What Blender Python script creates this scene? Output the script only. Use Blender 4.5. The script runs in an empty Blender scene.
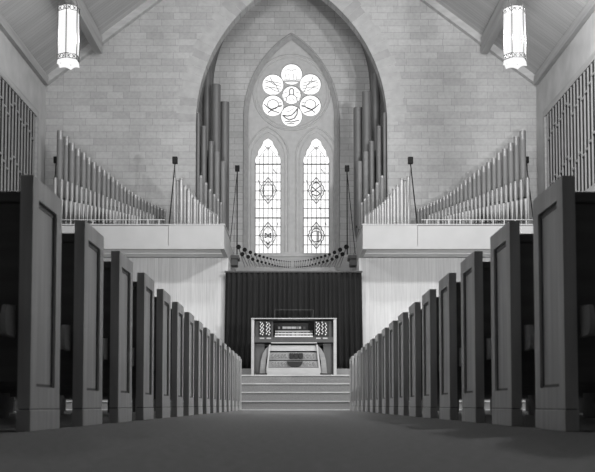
import bpy, bmesh, math, random
from mathutils import Vector, Matrix
random.seed(7)
PI = math.pi
SC = bpy.context.scene
COL = SC.collection

# ------------------------------------------------------------------ camera
F = 975.0                      # focal length in pixels of the 595 px wide frame
PITCH = math.radians(3.2)
EYE = 0.0985
HORY = 405.0
VPX = 295.0
cam = bpy.data.cameras.new('camera')
cam.sensor_width = 36.0
cam.lens = F / 595.0 * 36.0
cam.shift_y = (HORY - 236.0 - F * math.tan(PITCH)) / 595.0
cam.shift_x = (297.5 - VPX) / 595.0
cam.clip_start = 0.02
cam.clip_end = 200
cam.dof.use_dof = True
cam.dof.focus_distance = 20.0
cam.dof.aperture_fstop = 7.0
camo = bpy.data.objects.new('camera', cam)
COL.objects.link(camo)
camo.location = (0, 0, EYE)
camo.rotation_euler = (PI / 2 + PITCH, 0, 0)
SC.camera = camo

# ------------------------------------------------------------------ world, lights, exposure
SC.view_settings.view_transform = 'Standard'
SC.view_settings.look = 'None'
SC.view_settings.gamma = 1.0
SC.view_settings.exposure = 0.0
SC.view_settings.use_curve_mapping = False
w = bpy.data.worlds.new('world'); SC.world = w
w.use_nodes = True
w.node_tree.nodes['Background'].inputs[0].default_value = (1, 1, 1, 1)
w.node_tree.nodes['Background'].inputs[1].default_value = 0.05
LANTERN_W_L, LANTERN_W_R = 850.0, 2300.0     # watts of the lamp inside each lantern

def lamp(kind, name, loc, energy, size=0.3, rot=None, sizey=None, spot=None):
    l = bpy.data.lights.new(name, kind)
    l.energy = energy
    if kind == 'AREA':
        l.size = size
        if sizey: l.shape = 'RECTANGLE'; l.size_y = sizey
    else:
        l.shadow_soft_size = size
    if spot: l.spot_size = spot; l.spot_blend = 0.6
    o = bpy.data.objects.new(name, l); COL.objects.link(o); o.location = loc
    if rot: o.rotation_euler = rot
    return o
def aim(o, tgt):
    d = Vector(tgt) - Vector(o.location)
    o.rotation_euler = d.to_track_quat('-Z', 'Y').to_euler()
# unseen fill lights added above the frame to brighten the pew ends
lamp('POINT', 'nave_fill_light', (-4.1, 14.3, 6.5), 380, 0.25)
lamp('POINT', 'nave_fill_light', (4.1, 14.3, 6.5), 1050, 0.25)
# the photographer's two floods, standing low in the side aisles and turned on the chancel
for sx, e in ((-1, 900), (1, 2300)):
    a = lamp('SPOT', 'aisle_floodlight', (sx * 5.1, 8.0, 1.9), e, .18, spot=math.radians(50)); aim(a, (sx * 1.6, 23.2, 5.0))
# fill light added under the roof, above the frame, to brighten the window wall
a = lamp('AREA', 'chancel_fill_light', (0.0, 15.0, 8.6), 210, 1.2, None, 0.8); aim(a, (0, 25.5, 5.5))

# ------------------------------------------------------------------ pixel + depth -> place
def U(px, py, D):
    a = (px - VPX) / F
    v = ((HORY - py) - F * math.tan(PITCH)) / F
    H = D * (v * math.cos(PITCH) + math.sin(PITCH)) / (math.cos(PITCH) - v * math.sin(PITCH))
    return (a * (D * math.cos(PITCH) + H * math.sin(PITCH)), D, H + EYE)
def UX(px, py, D): return U(px, py, D)[0]
def UZ(py, D): return U(295, py, D)[2]

# ------------------------------------------------------------------ materials
def new_mat(name):
    m = bpy.data.materials.new(name); m.use_nodes = True
    nt = m.node_tree; return m, nt, nt.nodes['Principled BSDF']
def N(nt, t, **kw):
    n = nt.nodes.new(t)
    for k, v in kw.items(): setattr(n, k, v)
    return n
def ramp(nt, p0, c0, p1, c1):
    r = N(nt, 'ShaderNodeValToRGB'); e = r.color_ramp.elements
    e[0].position = p0; e[0].color = (c0, c0, c0, 1); e[1].position = p1; e[1].color = (c1, c1, c1, 1)
    return r
def gray(name, v, rough=0.7, amp=0.1, scale=(6, 6, 6), bump=0.0, metal=0.0, detail=4):
    m, nt, b = new_mat(name)
    tc = N(nt, 'ShaderNodeTexCoord'); mp = N(nt, 'ShaderNodeMapping'); mp.inputs['Scale'].default_value = scale
    no = N(nt, 'ShaderNodeTexNoise'); no.inputs['Scale'].default_value = 1.0; no.inputs['Detail'].default_value = detail
    nt.links.new(tc.outputs['Object'], mp.inputs[0]); nt.links.new(mp.outputs[0], no.inputs['Vector'])
    r = ramp(nt, 0.3, v * (1 - amp), 0.7, min(1, v * (1 + amp)))
    nt.links.new(no.outputs['Fac'], r.inputs[0]); nt.links.new(r.outputs[0], b.inputs['Base Color'])
    b.inputs['Roughness'].default_value = rough; b.inputs['Metallic'].default_value = metal
    if bump:
        bp = N(nt, 'ShaderNodeBump'); bp.inputs['Strength'].default_value = bump; bp.inputs['Distance'].default_value = 0.01
        nt.links.new(no.outputs['Fac'], bp.inputs['Height']); nt.links.new(bp.outputs[0], b.inputs['Normal'])
    return m
def stone(name, c1, c2, cm, bw=0.40, bh=0.163, axes='xz', mortar=0.008):
    m, nt, b = new_mat(name)
    tc = N(nt, 'ShaderNodeTexCoord'); sp = N(nt, 'ShaderNodeSeparateXYZ'); cb = N(nt, 'ShaderNodeCombineXYZ')
    nt.links.new(tc.outputs['Object'], sp.inputs[0])
    nt.links.new(sp.outputs['X' if axes[0] == 'x' else 'Y'], cb.inputs[0]); nt.links.new(sp.outputs['Z'], cb.inputs[1])
    # a slight per-course waver in the joint spacing
    br = N(nt, 'ShaderNodeTexBrick'); br.offset = 0.37; br.offset_frequency = 2; br.squash = 1.35; br.squash_frequency = 3
    nt.links.new(cb.outputs[0], br.inputs['Vector'])
    for k, v in (('Color1', c1), ('Color2', c2), ('Mortar', cm)): br.inputs[k].default_value = (v, v, v, 1)
    br.inputs['Scale'].default_value = 1.0; br.inputs['Mortar Size'].default_value = mortar; br.inputs['Mortar Smooth'].default_value = 0.3
    br.inputs['Brick Width'].default_value = bw; br.inputs['Row Height'].default_value = bh; br.inputs['Bias'].default_value = -0.1
    no = N(nt, 'ShaderNodeTexNoise'); no.inputs['Scale'].default_value = 14; no.inputs['Detail'].default_value = 6
    nt.links.new(tc.outputs['Object'], no.inputs['Vector'])
    n2 = N(nt, 'ShaderNodeTexNoise'); n2.inputs['Scale'].default_value = 0.9; n2.inputs['Detail'].default_value = 3
    nt.links.new(tc.outputs['Object'], n2.inputs['Vector'])
    r = ramp(nt, 0.3, 0.86, 0.7, 1.0); nt.links.new(no.outputs['Fac'], r.inputs[0])
    r2 = ramp(nt, 0.35, 0.9, 0.65, 1.0); nt.links.new(n2.outputs['Fac'], r2.inputs[0])
    mx = N(nt, 'ShaderNodeMixRGB', blend_type='MULTIPLY'); mx.inputs[0].default_value = 1
    nt.links.new(br.outputs['Color'], mx.inputs[1]); nt.links.new(r.outputs[0], mx.inputs[2])
    m2 = N(nt, 'ShaderNodeMixRGB', blend_type='MULTIPLY'); m2.inputs[0].default_value = 1
    nt.links.new(mx.outputs[0], m2.inputs[1]); nt.links.new(r2.outputs[0], m2.inputs[2])
    nt.links.new(m2.outputs[0], b.inputs['Base Color']); b.inputs['Roughness'].default_value = 0.9
    bp = N(nt, 'ShaderNodeBump'); bp.inputs['Strength'].default_value = 0.35; bp.inputs['Distance'].default_value = 0.01
    nt.links.new(m2.outputs[0], bp.inputs['Height']); nt.links.new(bp.outputs[0], b.inputs['Normal'])
    return m
def boards(name, v, width, axis='Y', groove=0.5, amp=0.12, rough=0.65, along=(0.5, 14, 0.5)):
    """planks: groove lines every «width» along the axis, each plank a little different"""
    m, nt, b = new_mat(name)
    tc = N(nt, 'ShaderNodeTexCoord'); sp = N(nt, 'ShaderNodeSeparateXYZ'); nt.links.new(tc.outputs['Object'], sp.inputs[0])
    dv = N(nt, 'ShaderNodeMath', operation='DIVIDE'); dv.inputs[1].default_value = width; nt.links.new(sp.outputs[axis], dv.inputs[0])
    fr = N(nt, 'ShaderNodeMath', operation='FRACT'); nt.links.new(dv.outputs[0], fr.inputs[0])
    fl = N(nt, 'ShaderNodeMath', operation='FLOOR'); nt.links.new(dv.outputs[0], fl.inputs[0])
    wn = N(nt, 'ShaderNodeTexWhiteNoise', noise_dimensions='1D'); nt.links.new(fl.outputs[0], wn.inputs['W'])
    r = ramp(nt, 0.0, v * (1 - amp), 1.0, v * (1 + amp)); nt.links.new(wn.outputs['Value'], r.inputs[0])
    g = N(nt, 'ShaderNodeMath', operation='LESS_THAN'); g.inputs[1].default_value = 0.09; nt.links.new(fr.outputs[0], g.inputs[0])
    mp = N(nt, 'ShaderNodeMapping'); mp.inputs['Scale'].default_value = along; nt.links.new(tc.outputs['Object'], mp.inputs[0])
    no = N(nt, 'ShaderNodeTexNoise'); no.inputs['Scale'].default_value = 3; no.inputs['Detail'].default_value = 5; nt.links.new(mp.outputs[0], no.inputs['Vector'])
    rn = ramp(nt, 0.3, 0.82, 0.7, 1.0); nt.links.new(no.outputs['Fac'], rn.inputs[0])
    mu = N(nt, 'ShaderNodeMixRGB', blend_type='MULTIPLY'); mu.inputs[0].default_value = 1
    nt.links.new(r.outputs[0], mu.inputs[1]); nt.links.new(rn.outputs[0], mu.inputs[2])
    mg = N(nt, 'ShaderNodeMixRGB'); gm = N(nt, 'ShaderNodeMath', operation='MULTIPLY'); gm.inputs[1].default_value = groove
    nt.links.new(g.outputs[0], gm.inputs[0]); nt.links.new(gm.outputs[0], mg.inputs[0])
    nt.links.new(mu.outputs[0], mg.inputs[1]); mg.inputs[2].default_value = (v * .3, v * .3, v * .3, 1)
    nt.links.new(mg.outputs[0], b.inputs['Base Color']); b.inputs['Roughness'].default_value = rough
    return m
def emit(name, v, strength, amp=0.0, scale=8.0, base=0.6):
    m, nt, b = new_mat(name)
    b.inputs['Base Color'].default_value = (base, base, base, 1); b.inputs['Roughness'].default_value = 0.4
    tc = N(nt, 'ShaderNodeTexCoord'); no = N(nt, 'ShaderNodeTexNoise'); no.inputs['Scale'].default_value = scale; no.inputs['Detail'].default_value = 5
    nt.links.new(tc.outputs['Object'], no.inputs['Vector'])
    r = ramp(nt, 0.35, v * (1 - amp), 0.65, v); nt.links.new(no.outputs['Fac'], r.inputs[0])
    nt.links.new(r.outputs[0], b.inputs['Emission Color']); b.inputs['Emission Strength'].default_value = strength
    return m
M = {}
M['stone'] = stone('ashlar_stone', 0.46, 0.38, 0.31, mortar=.006)
M['stone_back'] = stone('chancel_ashlar', 0.58, 0.49, 0.33, mortar=.006)
M['vous'] = gray('voussoir_stone', 0.38, 0.9, 0.10, (5, 5, 5), 0.2)
M['vous2'] = gray('voussoir_stone_dark', 0.33, 0.9, 0.10, (5, 5, 5), 0.2)
M['reveal'] = stone('arch_reveal_shaded_stone', 0.22, 0.18, 0.12, axes='yz')  # shade inside the arch put into a darker stone colour
M['dressed'] = gray('dressed_limestone', 0.50, 0.85, 0.06, (9, 9, 9), 0.1)
M['dressed_dk'] = gray('moulding_limestone', 0.37, 0.85, 0.10, (9, 9, 9), 0.1)
M['plaster'] = gray('painted_plaster', 0.43, 0.8, 0.04, (3, 3, 3))
M['plaster_side'] = gray('side_wall_plaster', 0.41, 0.9, 0.12, (2, 2, 2), 0.15)
M['soffit'] = gray('soffit_paint', 0.72, 0.8, 0.05)
M['panelling'] = boards('pale_vertical_panelling', 0.74, 0.085, 'X', 0.22, 0.06, 0.6, (14, 14, .6))
M['ceiling'] = boards('ceiling_boards', 0.42, 0.12, 'Y', 0.35, 0.08, 0.7, (.6, 14, .6))
M['beam'] = gray('beam_timber', 0.33, 0.65, 0.15, (3, .6, 12))
M['beam_lt'] = gray('rafter_timber', 0.40, 0.65, 0.12, (3, .6, 12))
M['carpet'] = gray('nave_carpet', 0.19, 1.0, 0.18, (40, 40, 40), 0.4)
M['carpet_step'] = gray('step_carpet', 0.34, 1.0, 0.15, (60, 60, 60), 0.4)
M['nosing'] = gray('step_nosing', 0.78, 0.8, 0.1)
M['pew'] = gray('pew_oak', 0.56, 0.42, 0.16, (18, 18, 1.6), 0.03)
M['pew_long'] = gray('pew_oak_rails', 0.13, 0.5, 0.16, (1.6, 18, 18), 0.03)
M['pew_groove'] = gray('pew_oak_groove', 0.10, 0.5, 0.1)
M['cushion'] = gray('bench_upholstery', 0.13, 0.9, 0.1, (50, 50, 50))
M['rack'] = gray('rack_oak', 0.42, 0.5, 0.1)
M['curtain'] = gray('dark_velvet', 0.016, 0.95, 0.2, (4, 4, .6))
M['pipe'] = gray('zinc_pipe', 0.19, 0.6, 0.10, (5, 5, 2), 0, 0.0)
M['pipe_lt'] = gray('spotted_tin_pipe', 0.29, 0.42, 0.12, (12, 12, 5), 0, 0.15)
M['pipe_dk'] = gray('dark_zinc_pipe', 0.13, 0.45, 0.12, (5, 5, 1), 0, 0.1)
M['tin'] = gray('planed_tin', 0.40, 0.4, 0.12, (12, 12, 5), 0, 0.2)
M['sleeve'] = gray('tuning_sleeve_tin', 0.26, 0.35, 0.06, (8, 8, 8), 0, 0.3)
M['mouth'] = gray('pipe_mouth', 0.03, 0.9, 0.1)
M['black'] = gray('black_enamel', 0.006, 0.9, 0.1)
M['bell_in'] = gray('trumpet_throat', 0.008, 0.95, 0.1)
M['brass'] = gray('trumpet_metal', 0.55, 0.35, 0.1, (8, 8, 8), 0, 0.6)
M['wood_lt'] = gray('pale_console_oak', 0.50, 0.45, 0.08, (4, 4, 14))
M['wood_md'] = gray('mid_console_oak', 0.10, 0.45, 0.12, (14, 4, 4))
M['wood_br'] = gray('bracket_oak', 0.30, 0.45, 0.12, (4, 4, 14))
M['wood_dk'] = gray('dark_console_wood', 0.075, 0.45, 0.12, (14, 4, 4))
M['ivory'] = gray('ivory_white', 0.85, 0.35, 0.02)
M['ebony'] = gray('ebony_black', 0.015, 0.4, 0.1)
M['chrome'] = gray('chrome_stud', 0.75, 0.2, 0.02, (6, 6, 6), 0, 0.8)
M['lattice'] = gray('grille_lattice', 0.24, 0.6, 0.08)
M['void'] = gray('organ_chamber_dark', 0.02, 1.0, 0.1)
M['lead'] = gray('window_lead', 0.10, 0.8, 0.1)
M['lead_lt'] = gray('window_lead_thin', 0.16, 0.8, 0.1)
M['iron'] = gray('lantern_iron', 0.05, 0.5, 0.1)
M['glass'] = emit('daylit_window_glass', 0.86, 1.0, 0.24, 9)
M['glass_gr'] = emit('daylit_tinted_glass', 0.70, 1.0, 0.45, 22)
def lantern_glass(name, v):
    m = bpy.data.materials.new(name); m.use_nodes = True; nt = m.node_tree; nt.nodes.clear()
    o = N(nt, 'ShaderNodeOutputMaterial'); mx = N(nt, 'ShaderNodeMixShader'); mx.inputs[0].default_value = 0.06
    t = N(nt, 'ShaderNodeBsdfTransparent'); e = N(nt, 'ShaderNodeEmission'); e.inputs[1].default_value = v
    nt.links.new(e.outputs[0], mx.inputs[1]); nt.links.new(t.outputs[0], mx.inputs[2]); nt.links.new(mx.outputs[0], o.inputs[0]); return m
M['lamp_glass'] = lantern_glass('lantern_glass', 1.0)
def acrylic():
    m, nt, b = new_mat('clear_acrylic')
    b.inputs['Transmission Weight'].default_value = 1.0; b.inputs['Roughness'].default_value = 0.02; b.inputs['IOR'].default_value = 1.05
    b.inputs['Base Color'].default_value = (.9, .9, .9, 1); return m
M['acrylic'] = acrylic()

# ------------------------------------------------------------------ builders
class MB:
    def __init__(s): s.v = []; s.f = []; s.mi = []; s.sm = []; s.mats = []
    def add(s, vs, fs, mat=None, smooth=False):
        if mat is not None and mat not in s.mats: s.mats.append(mat)
        k = s.mats.index(mat) if mat is not None else 0
        o = len(s.v); s.v += [tuple(v) for v in vs]
        for f in fs: s.f.append([i + o for i in f]); s.mi.append(k); s.sm.append(smooth)
        return s
    def box(s, x0, x1, y0, y1, z0, z1, mat=None):
        vs = [(x, y, z) for x in (min(x0, x1), max(x0, x1)) for y in (min(y0, y1), max(y0, y1)) for z in (min(z0, z1), max(z0, z1))]
        return s.add(vs, [(0, 1, 3, 2), (4, 6, 7, 5), (0, 4, 5, 1), (2, 3, 7, 6), (0, 2, 6, 4), (1, 5, 7, 3)], mat)
    def frustum(s, p0, p1, r0, r1, n=12, mat=None, caps=True, smooth=True, off=0.0):
        p0 = Vector(p0); p1 = Vector(p1); d = (p1 - p0).normalized()
        u = d.orthogonal().normalized() if abs(d.z) < .999 else Vector((1, 0, 0)); w_ = d.cross(u)
        vs = []
        for p, r in ((p0, r0), (p1, r1)):
            for i in range(n):
                t = 2 * PI * i / n + off; vs.append(p + u * (math.cos(t) * r) + w_ * (math.sin(t) * r))
        s.add(vs, [(i, (i + 1) % n, n + (i + 1) % n, n + i) for i in range(n)], mat, smooth)
        if caps:
            s.add(vs[:n], [tuple(range(n - 1, -1, -1))], mat); s.add(vs[n:], [tuple(range(n))], mat)
        return s
    def path(s, pts, r, n=6, mat=None, closed=False):
        pts = [Vector(p) for p in pts]
        m = len(pts)
        for i in range(m if closed else m - 1):
            a, b = pts[i], pts[(i + 1) % m]
            if (b - a).length > 1e-6: s.frustum(a, b, r, r, n, mat, caps=True)
        return s
    def prism(s, loop, y0, y1, mat=None):
        """loop of (x,z), extruded from y0 to y1"""
        n = len(loop)
        vs = [(x, y0, z) for x, z in loop] + [(x, y1, z) for x, z in loop]
        s.add(vs, [tuple(range(n)), tuple(range(2 * n - 1, n - 1, -1))] + [(i, n + i, n + (i + 1) % n, (i + 1) % n) for i in range(n)], mat)
        return s
    def build(s, name, mat=None, parent=None, bevel=0.0):
        me = bpy.data.meshes.new(name); me.from_pydata(s.v, [], s.f)
        mats = [(x if x is not None else mat) for x in s.mats] or [mat]
        for x in mats: me.materials.append(M[x] if isinstance(x, str) else x)
        if len(mats) > 1 or s.mats: me.polygons.foreach_set('material_index', s.mi)
        me.polygons.foreach_set('use_smooth', s.sm)
        bm = bmesh.new(); bm.from_mesh(me); bmesh.ops.recalc_face_normals(bm, faces=bm.faces); bm.to_mesh(me); bm.free()
        me.update()
        o = bpy.data.objects.new(name, me); COL.objects.link(o)
        if parent: o.parent = parent; o.matrix_parent_inverse = parent.matrix_world.inverted() if False else Matrix()
        if bevel:
            b = o.modifiers.new('bevel', 'BEVEL'); b.width = bevel; b.segments = 2; b.limit_method = 'ANGLE'
        return o

def plate(name, outer, holes, y0, y1, mat, parent=None):
    """flat slab in the XZ plane with holes, from y0 to y1"""
    cu = bpy.data.curves.new(name, 'CURVE'); cu.dimensions = '2D'; cu.fill_mode = 'BOTH'; cu.extrude = abs(y1 - y0) / 2
    for loop in [outer] + holes:
        sp = cu.splines.new('POLY'); sp.points.add(len(loop) - 1); sp.use_cyclic_u = True
        for p, (x, z) in zip(sp.points, loop): p.co = (x, z, 0, 1)
    t = bpy.data.objects.new(name + '_tmp', cu); COL.objects.link(t)
    dg = bpy.context.evaluated_depsgraph_get(); dg.update()
    me = bpy.data.meshes.new_from_object(t.evaluated_get(dg))
    bpy.data.objects.remove(t); bpy.data.curves.remove(cu)
    ym = (y0 + y1) / 2
    for v in me.vertices: x, z, d = v.co; v.co = (x, ym + d, z)
    me.materials.clear(); me.materials.append(M[mat]); me.name = name
    for p in me.polygons: p.use_smooth = False
    bm = bmesh.new(); bm.from_mesh(me); bmesh.ops.remove_doubles(bm, verts=bm.verts, dist=1e-5); bmesh.ops.recalc_face_normals(bm, faces=bm.faces); bm.to_mesh(me); bm.free()
    o = bpy.data.objects.new(name, me); COL.objects.link(o)
    if parent: o.parent = parent
    return o
def tag(o, label=None, cat=None, group=None, kind=None):
    if label: o['label'] = label
    if cat: o['category'] = cat
    if group: o['group'] = group
    if kind: o['kind'] = kind
    return o
def empty(name, loc=(0, 0, 0), rz=0):
    o = bpy.data.objects.new(name, None); COL.objects.link(o); o.location = loc; o.rotation_euler = (0, 0, rz)
    o.empty_display_size = 0.1
    return o
def local(o, root):
    """child built in world coordinates under a root that stands at root.location"""
    o.parent = root
    if o.data and o.data.users == 1:
        o.data.transform(Matrix.Translation(-Vector(root.location)))
    return o
KIDS = {}
def copy_tree(o, parent=None):
    c = o.copy(); COL.objects.link(c); c.parent = parent
    for ch in [x for x in list(bpy.data.objects) if x.parent == o]: copy_tree(ch, c)
    return c
ORD = ['first', 'second', 'third', 'fourth', 'fifth', 'sixth', 'seventh', 'eighth', 'ninth', 'tenth', 'eleventh', 'twelfth', 'thirteenth', 'fourteenth', 'fifteenth', 'sixteenth', 'seventeenth', 'eighteenth', 'nineteenth', 'twentieth', 'twenty-first', 'twenty-second', 'twenty-third', 'twenty-fourth', 'twenty-fifth', 'twenty-sixth', 'twenty-seventh', 'twenty-eighth']

# ------------------------------------------------------------------ the setting
CX = -0.095                    # axis of the chancel
D_LOFT, D_LOW, D_WALL, D_SIDE, D_BACK = 21.0, 22.26, 23.2, 23.1, 25.5
HALF = 5.93
XL, XR = CX - HALF, CX + HALF
EAVE = UZ(81, D_WALL)
SLOPE = 0.765
APEX = EAVE + HALF * SLOPE
STAGE = 0.702
PLAT = 0.90

tag(MB().box(XL - .3, XR + .3, -1.5, 18.6, -.12, 0).build('floor', 'carpet'), kind='structure')
tag(MB().box(XL - .3, XL, -1.5, D_BACK + .3, -.12, EAVE + .12).build('wall_left', 'plaster_side'), kind='structure')
tag(MB().box(XR, XR + .3, -1.5, D_BACK + .3, -.12, EAVE + .12).build('wall_right', 'plaster_side'), kind='structure')
th = .12
for_c = MB()
for sgn in (-1, 1):
    xe = CX + sgn * (HALF + .3); ze = EAVE - .3 * SLOPE
    vs = [(xe, -1.5, ze + .05), (CX, -1.5, APEX + .05), (CX, D_WALL, APEX + .05), (xe, D_WALL, ze + .05)]
    vs2 = [(x, y, z + th) for x, y, z in vs]
    for_c.add(vs + vs2, [(0, 1, 2, 3), (4, 7, 6, 5), (0, 4, 5, 1), (1, 5, 6, 2), (2, 6, 7, 3), (3, 7, 4, 0)])
tag(for_c.build('ceiling', 'ceiling'), kind='structure')

# chancel arch profile, pixels at the front wall
def gothic(cx, half, y0, R, n=14, ybot=None):
    """pixel points from left spring up over the apex to right spring"""
    L = []
    dyt = math.sqrt(max(0, 2 * R * half - half * half)); a1 = math.asin(dyt / R)
    for i in range(n + 1):
        t = a1 * i / n; L.append((cx - half + R - R * math.cos(t), y0 - R * math.sin(t)))
    Rr = [(2 * cx - x, y) for x, y in reversed(L[:-1])]
    P = L + Rr
    if ybot is not None: P = [(cx - half, ybot)] + P + [(cx + half, ybot)]
    return P
def W2(pts, D):
    # frontal figure at depth D: use the mid-height scale so uprights stay upright
    out = []
    for x, y in pts:
        p = U(x, y, D); out.append((p[0], p[2]))
    return out
def gothic_m(cxp, halfp, y0p, Rp, ybotp, D, n=14):
    """as gothic(), in metres, true verticals"""
    c = U(cxp, y0p, D); k = D / F * 1.006
    P = gothic(0, halfp * k, 0, Rp * k, n)
    L = [(c[0] + x, c[2] - y) for x, y in P]
    zb = UZ(ybotp, D)
    return [(c[0] - halfp * k, zb)] + L + [(c[0] + halfp * k, zb)]
arch = gothic_m(291.5, 96.5, 122, 165, 250, D_WALL, 18)
zb = STAGE - .1
AX0, AX1 = arch[0][0], arch[-1][0]
a2 = [(AX0, zb)] + arch[1:-1] + [(AX1, zb)]
outer = [(XL - .1, zb)] + a2 + [(XR + .1, zb), (XR + .1, EAVE), (CX, APEX + .08), (XL - .1, EAVE)]
wf = plate('wall_front', outer, [], D_WALL, D_WALL + .35, 'stone'); tag(wf, kind='structure')
# reveal (intrados) from the front wall back to the chancel wall
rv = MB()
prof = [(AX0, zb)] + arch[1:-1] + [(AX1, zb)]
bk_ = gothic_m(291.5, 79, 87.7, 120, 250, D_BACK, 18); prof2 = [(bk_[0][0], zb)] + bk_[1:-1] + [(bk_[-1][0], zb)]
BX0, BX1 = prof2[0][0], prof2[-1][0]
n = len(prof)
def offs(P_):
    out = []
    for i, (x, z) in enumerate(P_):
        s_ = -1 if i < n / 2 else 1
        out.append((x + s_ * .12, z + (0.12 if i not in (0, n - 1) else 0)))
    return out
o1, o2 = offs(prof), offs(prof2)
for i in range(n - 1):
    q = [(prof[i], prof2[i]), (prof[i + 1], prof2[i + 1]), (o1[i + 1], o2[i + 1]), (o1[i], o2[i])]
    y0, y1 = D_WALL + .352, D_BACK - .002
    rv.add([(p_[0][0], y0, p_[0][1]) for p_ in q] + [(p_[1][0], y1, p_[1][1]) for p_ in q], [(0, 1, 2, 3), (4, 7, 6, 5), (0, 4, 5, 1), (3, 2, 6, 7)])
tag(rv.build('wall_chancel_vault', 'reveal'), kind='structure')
# voussoirs: radial blocks round the chancel arch, 12 mm proud of the wall
vo = MB()
c = U(291.5, 122, D_WALL); k = D_WALL / F * 1.006
R1 = 165 * k; R2 = R1 + .42
for sgn in (-1, 1):
    cxr = c[0] - sgn * (96.5 - 165) * k * -1
    cxr = c[0] + sgn * (96.5 - 165) * k
    amax = math.acos((R1 - 96.5 * k) / R1)
    nb = 24
    for i in range(nb):
        t0 = amax * i / nb + .0015; t1 = amax * (i + 1) / nb - .0015
        ro = R2 + (.06 if i % 2 else 0)
        # clip outer corner on the axis for the top blocks
        P = [(cxr + sgn * R1 * math.cos(t0), c[2] + R1 * math.sin(t0)), (cxr + sgn * ro * math.cos(t0), c[2] + ro * math.sin(t0)),
             (cxr + sgn * ro * math.cos(t1), c[2] + ro * math.sin(t1)), (cxr + sgn * R1 * math.cos(t1), c[2] + R1 * math.sin(t1))]
        P = [((min(x, c[0] - .003) if sgn < 0 else max(x, c[0] + .003)), z) for x, z in P]
        vo.prism(P, D_WALL - .004, D_WALL + .01, random.choice(['vous', 'vous2', 'vous']))
tag(vo.build('trim_1', 'vous'), kind='structure')

# chancel rear wall with its window opening
wo = gothic_m(291.3, 47, 116.8, 100, 255, D_BACK, 14)
zs = wo[0][1]
outer = [(AX0 - .3, zb), (AX1 + .3, zb), (AX1 + .3, APEX + .3), (AX0 - .3, APEX + .3)]
wb = plate('wall_chancel', outer, [wo], D_BACK, D_BACK + .5, 'stone_back'); tag(wb, kind='structure')
# moulded surround: two stepped rings
def ring_arch(name, cxp, h1, h2, y0p, R_in_extra, Rp, ybotp, D, ya, yb, mat):
    A = gothic_m(cxp, h1, y0p, Rp, ybotp, D); B = gothic_m(cxp, h2, y0p, Rp - (h1 - h2), ybotp, D)
    m = MB(); n = len(A)
    for i in range(n - 1):
        a, b_, c_, d = A[i], A[i + 1], B[i + 1], B[i]
        m.add([(a[0], ya, a[1]), (b_[0], ya, b_[1]), (c_[0], yb, c_[1]), (d[0], yb, d[1])], [(0, 1, 2, 3)])
        m.add([(a[0], yb + .05, a[1]), (b_[0], yb + .05, b_[1]), (c_[0], yb + .05, c_[1]), (d[0], yb + .05, d[1])], [(3, 2, 1, 0)])
    return m.build(name, mat)
tag(ring_arch('trim_2', 291.3, 47, 43.5, 116.8, 0, 100, 255, D_BACK, D_BACK - .004, D_BACK + .10, 'dressed_dk'), kind='structure')
hd = MB(); A = gothic_m(291.3, 47.6, 116.8, 100.6, 255, D_BACK, 20)
hd.path([(x, D_BACK - .005, z) for x, z in A], .028, 6)
tag(hd.build('trim_3', 'dressed_dk'), kind='structure')

DT = D_BACK + .14             # tracery face
tracery_out = gothic_m(291.3, 45, 116.8, 98, 255, D_BACK, 14)
kk = DT / F * 1.006
def P2(px, py, D=DT): p = U(px, py, D); return (p[0], p[2])
def circ(px, py, rp, n=28, D=DT):
    c = P2(px, py, D); return [(c[0] + rp * kk * math.cos(2 * PI * i / n), c[1] + rp * kk * math.sin(2 * PI * i / n)) for i in range(n)]
petals = [(291.6, 73.8), (272.9, 84.2), (272.9, 105.2), (291.6, 115.5), (310.3, 105.2), (310.3, 83.9)]
holes = [circ(x, y, 11.1) for x, y in petals[:]] + [circ(291.6, 94.7, 9.7)]
def arc(px, py, r, a0, a1, n):
    return [(px + r * math.cos(math.radians(a0 + (a1 - a0) * i / n)), py - r * math.sin(math.radians(a0 + (a1 - a0) * i / n))) for i in range(n + 1)]
def lancet_px(cx, hw, ybot=253.5):
    """cusped head: five lobes; clockwise from bottom left, in pixels"""
    L = [(cx - hw, ybot), (cx - hw, 161)]
    L += arc(cx - hw + 9, 161, 9, 176, 132, 4)
    L += arc(cx - 3.6, 153.0, 6.8, 186, 128, 5)[0:]
    L += arc(cx, 144.2, 5.7, 178, 112, 5) + [(cx, 137.6)]
    Rr = [(2 * cx - x, y) for x, y in reversed(L[:-1])]
    return L + Rr
LAN = [(268.0, 13.2), (316.3, 13.4)]
lanc = []
for cx, hw in LAN:
    pts = lancet_px(cx, hw); c = P2(cx, 161)
    lanc.append([(c[0] + (x - cx) * kk, P2(cx, y)[1]) for x, y in pts])
tr = plate('trim_4', tracery_out, holes + lanc, DT, DT + .12, 'dressed'); tag(tr, kind='structure')
# mouldings on the tracery
mo = MB()
def ringp(m, px, py, rp, rad, n=36, y=DT, mat=None):
    L = circ(px, py, rp, n); m.path([(x, y, z) for x, z in L], rad, 6, mat, True)
for (rp, rad) in ((38.5, .03), (35.5, .018)): ringp(mo, 291.5, 92.5, rp, rad, 48)
ringp(mo, 291.6, 94.7, 9.8, .010, 28)
for cx, hw in LAN:
    for h2, rr, y0_, R_, t in ((20.5, .026, 157, 33, 0), (17.0, .016, 158, 29.5, 0)):
        A = gothic_m(cx, h2, y0_, R_, 252, DT, 10); mo.path([(x, DT - .002, z) for x, z in A], rr, 6)
    mo.path([(x, DT, z) for x, z in [(q[0], q[1]) for q in (lanc[0] if cx < 290 else lanc[1])]], .012, 5, None, True)
tag(mo.build('trim_5', 'dressed'), kind='structure')
# sill
s0 = P2(243, 254)[0]; s1 = P2(339.5, 254)[0]
tag(MB().box(s0, s1, D_BACK - .06, D_BACK + .5, UZ(257, D_BACK), UZ(254.3, D_BACK)).build('trim_6', 'dressed', bevel=.01), kind='structure')
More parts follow.
